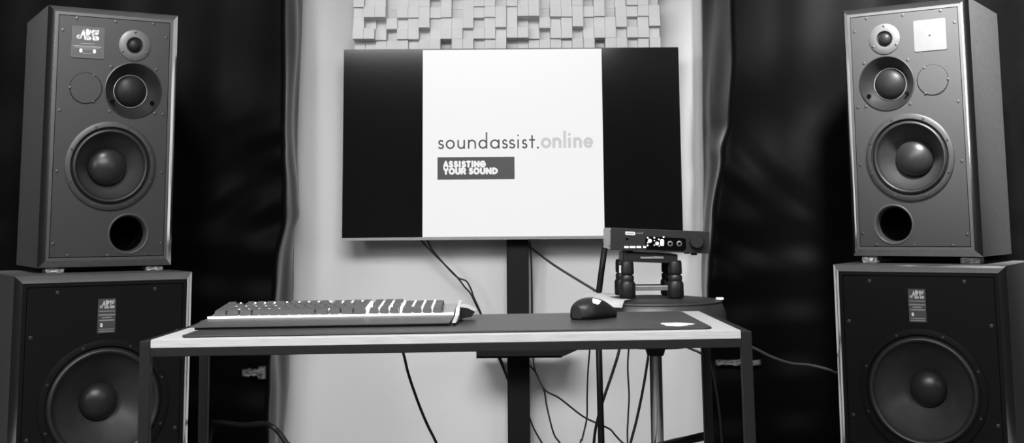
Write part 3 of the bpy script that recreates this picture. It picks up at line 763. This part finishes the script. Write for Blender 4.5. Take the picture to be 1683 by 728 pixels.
for x, y, h in ((.05, .03, .0055), (.205, .03, .006), (.05, .16, .0055), (.205, .16, .006)):
    latheobj('foot', 'rubber', am, [[(.007, .0), (.008, -h * .5), (.007, -h)], [(.007, -h), (0, -h)]], (x, y, 0), 'z', 16)

# ------------------------------------------------------------------ thin black pole stand, leaning pole
ps = thing('pole_stand', 'thin upright black pole with a bent top, behind the mouse and stool', 'pole', (.234, 3.35, 0))
bm = B(); tube(bm, [(0, 0, .02), (0, 0, .30), (-.002, 0, .48), (-.004, 0, .70)], [.0095, .0092, .0088, .0085], 14); obj('lower_tube', bm, 'post', ps)
bm = B(); tube(bm, [(-.004, 0, .69), (-.001, 0, .748), (.008, 0, .81), (.020, 0, .885)], .0085, 14); obj('upper_tube', bm, 'post', ps)
latheobj('clutch', 'metal_black', ps, [[(.0, .66), (.012, .66), (.013, .67), (.013, .705), (.011, .715), (0, .715)]], (-.004, 0, 0), 'z', 20)
latheobj('round_base', 'metal_black', ps, [[(0, 0), (.13, 0), (.13, .012), (.12, .018), (.02, .024), (.012, .04)]], (0, 0, 0), 'z', 40)

pa, pb = Vector((-.2635, 4.325, .010)), Vector((.4060, 2.610, .493))
bm = B(); P_ = [pa.lerp(pb, k) for k in (0, .3, .6, .80, .86, .87, .93, .94, 1)]
tube(bm, P_, [.005, .0055, .006, .0066, .0072, .0088, .0095, .0088, .0092], 12)
tag(obj('leaning_pole', bm, 'post'), 'tapered black pole leaning low against the rear right table leg', 'pole')

# ------------------------------------------------------------------ cables
def F(x, y): return (x, y, .006)
cable('power_cable', 'thin cable from under the television crossing behind the post to the lower right', [(-.359, 4.66, .887), (-.325, 4.68, .847), (-.225, 4.7, .746), (-.188, 4.7, .7), (-.167, 4.7, .677), (-.144, 4.7, .631), (-.113, 4.770, .56), (-.076, 4.775, .474), (-.052, 4.775, .421), (-.030, 4.775, .362), (-.006, 4.775, .33), (.03, 4.775, .262), (.058, 4.770, .197), (.075, 4.7, .165), (.104, 4.62, .126), (.155, 4.62, .049), F(.20, 4.6), F(.35, 4.6)], .0033)
cable('signal_cable', 'second thin cable twisted with the first below the left of the television', [(-.331, 4.66, .887), (-.312, 4.69, .842), (-.226, 4.712, .744), (-.184, 4.71, .723), (-.165, 4.71, .692), (-.153, 4.71, .658), (-.129, 4.770, .597), (-.090, 4.775, .495), (-.013, 4.775, .303), (.009, 4.775, .164), F(.02, 4.775), F(-.1, 4.775)], .0033)
cable('keyboard_cable', 'single black cable hanging under the table left of the centre post', [(-.262, 2.415, .7655), (-.262, 2.50, .7640), (-.262, 2.545, .762), (-.256, 2.566, .745), (-.249, 2.575, .715), (-.233, 2.58, .671), (-.221, 2.58, .625), (-.2, 2.58, .566), (-.181, 2.58, .522), (-.161, 2.58, .482), (-.128, 2.58, .399), (-.06, 2.62, .2), F(0, 2.75), F(.1, 3.0)], .0029)
cable('thick_cable', 'thick cable sloping from behind the television post down to the stool', [(.053, 4.72, .86), (.136, 4.45, .798), (.206, 4.1, .757), (.257, 3.8, .729), (.287, 3.6, .706), (.308, 3.5, .64), (.295, 3.45, .586), (.274, 3.45, .521), (.245, 3.45, .442), (.227, 3.47, .371), (.221, 3.52, .30), (.2, 3.55, .15), F(.15, 3.6), F(.0, 3.7)], .0042)
cable('hanging_cable', 'thin cable hanging straight down beside the right edge of the television post', [(.063, 4.70, .872), (.069, 4.71, .794), (.071, 4.765, .655), (.071, 4.775, .516), (.074, 4.770, .43), (.079, 4.6, .392), (.11, 4.6, .325), (.12, 4.6, .266), (.144, 4.6, .169), (.169, 4.6, .129), (.199, 4.6, .053), F(.24, 4.6), F(.4, 4.65)], .0033)
cable('drooping_cable', 'thin cable drooping rightwards from the post and crossing the thin pole', [(.012, 4.775, .42), (.040, 4.770, .412), (.065, 4.66, .400), (.083, 4.58, .386), (.113, 4.56, .331), (.165, 4.5, .308), (.242, 4.4, .26), (.294, 4.3, .248), (.331, 4.3, .23), (.348, 4.3, .211), (.375, 4.3, .184), (.429, 4.3, .149), F(.55, 4.28), F(.65, 4.2)], .0033)
cable('lead', 'thin cable hanging just left of the thin upright pole', [(.216, 3.31, .755), (.212, 3.3, .70), (.208, 3.3, .649), (.203, 3.3, .602), (.197, 3.3, .542), (.194, 3.3, .479), (.192, 3.3, .422), (.179, 3.3, .369), (.172, 3.3, .333), F(.15, 3.3), F(.05, 3.35)], .0024)
cable('lead', 'thin straight cable hanging midway between thin pole and steel stool column', [(.32, 3.24, .648), (.313, 3.3, .635), (.307, 3.3, .596), (.304, 3.3, .553), (.306, 3.3, .478), (.302, 3.3, .418), (.3, 3.3, .34), F(.31, 3.3), F(.45, 3.4)], .0024)
cable('lead', 'black cable slanting down and left from beside the steel stool column', [(.362, 3.16, .645), (.359, 3.25, .625), (.353, 3.25, .582), (.339, 3.25, .507), (.32, 3.25, .426), (.302, 3.25, .364), (.294, 3.25, .321), F(.27, 3.25), F(.2, 3.2)], .0036)
cable('mains_cable', 'thick black cable looping low at left behind the rear table leg', [F(-1.08, 4.27), (-1.06, 4.25, .12), (-1.03, 4.22, .26), (-.985, 4.1, .294), (-.876, 4.0, .302), (-.803, 3.95, .314), (-.762, 3.9, .312), (-.739, 3.9, .29), (-.719, 3.9, .262), (-.704, 3.9, .23), F(-.66, 3.9), F(-.5, 4.0)], .0085)
cable('speaker_cable', 'grey cable sagging from the table right leg toward the right bass cabinet', [(.700, 3.85, .572), (.734, 3.9, .554), (.782, 3.95, .532), (.84, 4.0, .503), (.91, 4.05, .478), (.982, 4.1, .466), (1.027, 4.12, .455), (1.071, 4.14, .439), (1.12, 4.2, .40), (1.14, 4.24, .2), F(1.16, 4.25)], .0045, 'grey_cable')
cable('speaker_cable', 'short black cable showing between the stool and the rear right table leg', [(.50, 3.9, .58), (.541, 4.0, .548), (.574, 4.0, .532), (.607, 4.0, .517), (.646, 4.05, .482), (.68, 4.1, .3), F(.70, 4.15)], .0040)

# ------------------------------------------------------------------ rear of the room (seen mirrored in the screen)
bm = B(); NX_, NZ_ = 140, 2; rows_ = []
for k in range(2):
    z = .05 + 2.4 * k
    rows_.append([bm.verts.new((.25 + 2.5 * i / NX_, -2.50 + .045 * math.sin(i * .62) + .02 * math.sin(i * .23), z)) for i in range(NX_ + 1)])
for i in range(NX_): bm.faces.new((rows_[0][i], rows_[0][i + 1], rows_[1][i + 1], rows_[1][i])).smooth = True
bmesh.ops.solidify(bm, geom=bm.faces[:], thickness=.004)
tag(obj('pleated_curtain', bm, 'rear_fabric'), 'grey pleated curtain at the far end of the room, mirrored in the screen', 'curtain')

# ------------------------------------------------------------------ lights
def area(name, loc, target, size, power, shape='DISK', spread=180):
    d = bpy.data.lights.new(name, 'AREA'); d.shape = shape; d.size = size; d.energy = power; d.spread = math.radians(spread)
    o = bpy.data.objects.new(name, d); COL.objects.link(o); o.location = loc
    o.rotation_euler = (Vector(target) - Vector(loc)).to_track_quat('-Z', 'Y').to_euler(); return o
def spot(name, loc, target, power, angle, blend, r=.05):
    d = bpy.data.lights.new(name, 'SPOT'); d.energy = power; d.spot_size = math.radians(angle); d.spot_blend = blend; d.shadow_soft_size = r
    o = bpy.data.objects.new(name, d); COL.objects.link(o); o.location = loc
    o.rotation_euler = (Vector(target) - Vector(loc)).to_track_quat('-Z', 'Y').to_euler(); return o
area('ceiling_lamp', (-.3, 1.2, 2.66), (-.3, 2.2, 0), 2.0, 285, 'SQUARE')
area('side_fill', (-2.85, .4, 2.05), (1.0, 3.9, 1.3), 1.1, 70, 'SQUARE')  # added side light, no window known; gives the right baffle its sheen
area('side_fill', (2.85, .8, 1.9), (1.2, 3.9, 1.1), 1.1, 26, 'SQUARE')  # added fill from the right, no window known; lifts the cabinet sides
spot('downlight', (1.10, 2.6, 2.66), (1.78, 4.05, 1.76), 3100, 68, 1.0, .16)
spot('downlight', (-1.10, 2.6, 2.66), (-1.78, 4.05, 1.76), 560, 68, 1.0, .16)
area('rear_fill', (1.6, -1.5, 2.62), (1.6, -2.5, 1.1), .4, 20)  # added light that brightens the rear curtain for its reflection in the screen

W_ = bpy.data.worlds.new('room_air'); S.world = W_; W_.use_nodes = True
W_.node_tree.nodes['Background'].inputs[0].default_value = (.02, .02, .02, 1)

# ------------------------------------------------------------------ camera
cam = bpy.data.cameras.new('camera'); co = bpy.data.objects.new('camera', cam); COL.objects.link(co)
pitch, roll, f = .1308, -.0076, 1976.45
cp, sp = math.cos(pitch), math.sin(pitch); cr, sr = math.cos(roll), math.sin(roll)
right, fwd, up = Vector((1, 0, 0)), Vector((0, cp, sp)), Vector((0, -sp, cp))
r2 = right * cr + up * sr; u2 = up * cr - right * sr
co.matrix_world = Matrix(((r2.x, u2.x, -fwd.x, 0), (r2.y, u2.y, -fwd.y, 0), (r2.z, u2.z, -fwd.z, .934), (0, 0, 0, 1)))
cam.sensor_width = 36; cam.sensor_fit = 'HORIZONTAL'; cam.lens = f / 1683 * 36; cam.shift_y = -(364 - 110.56) / 1683; cam.clip_start = .02
S.camera = co
S.view_settings.view_transform = 'Standard'; S.view_settings.look = 'None'; S.view_settings.exposure = 0; S.view_settings.gamma = 1
S.view_settings.use_curve_mapping = False
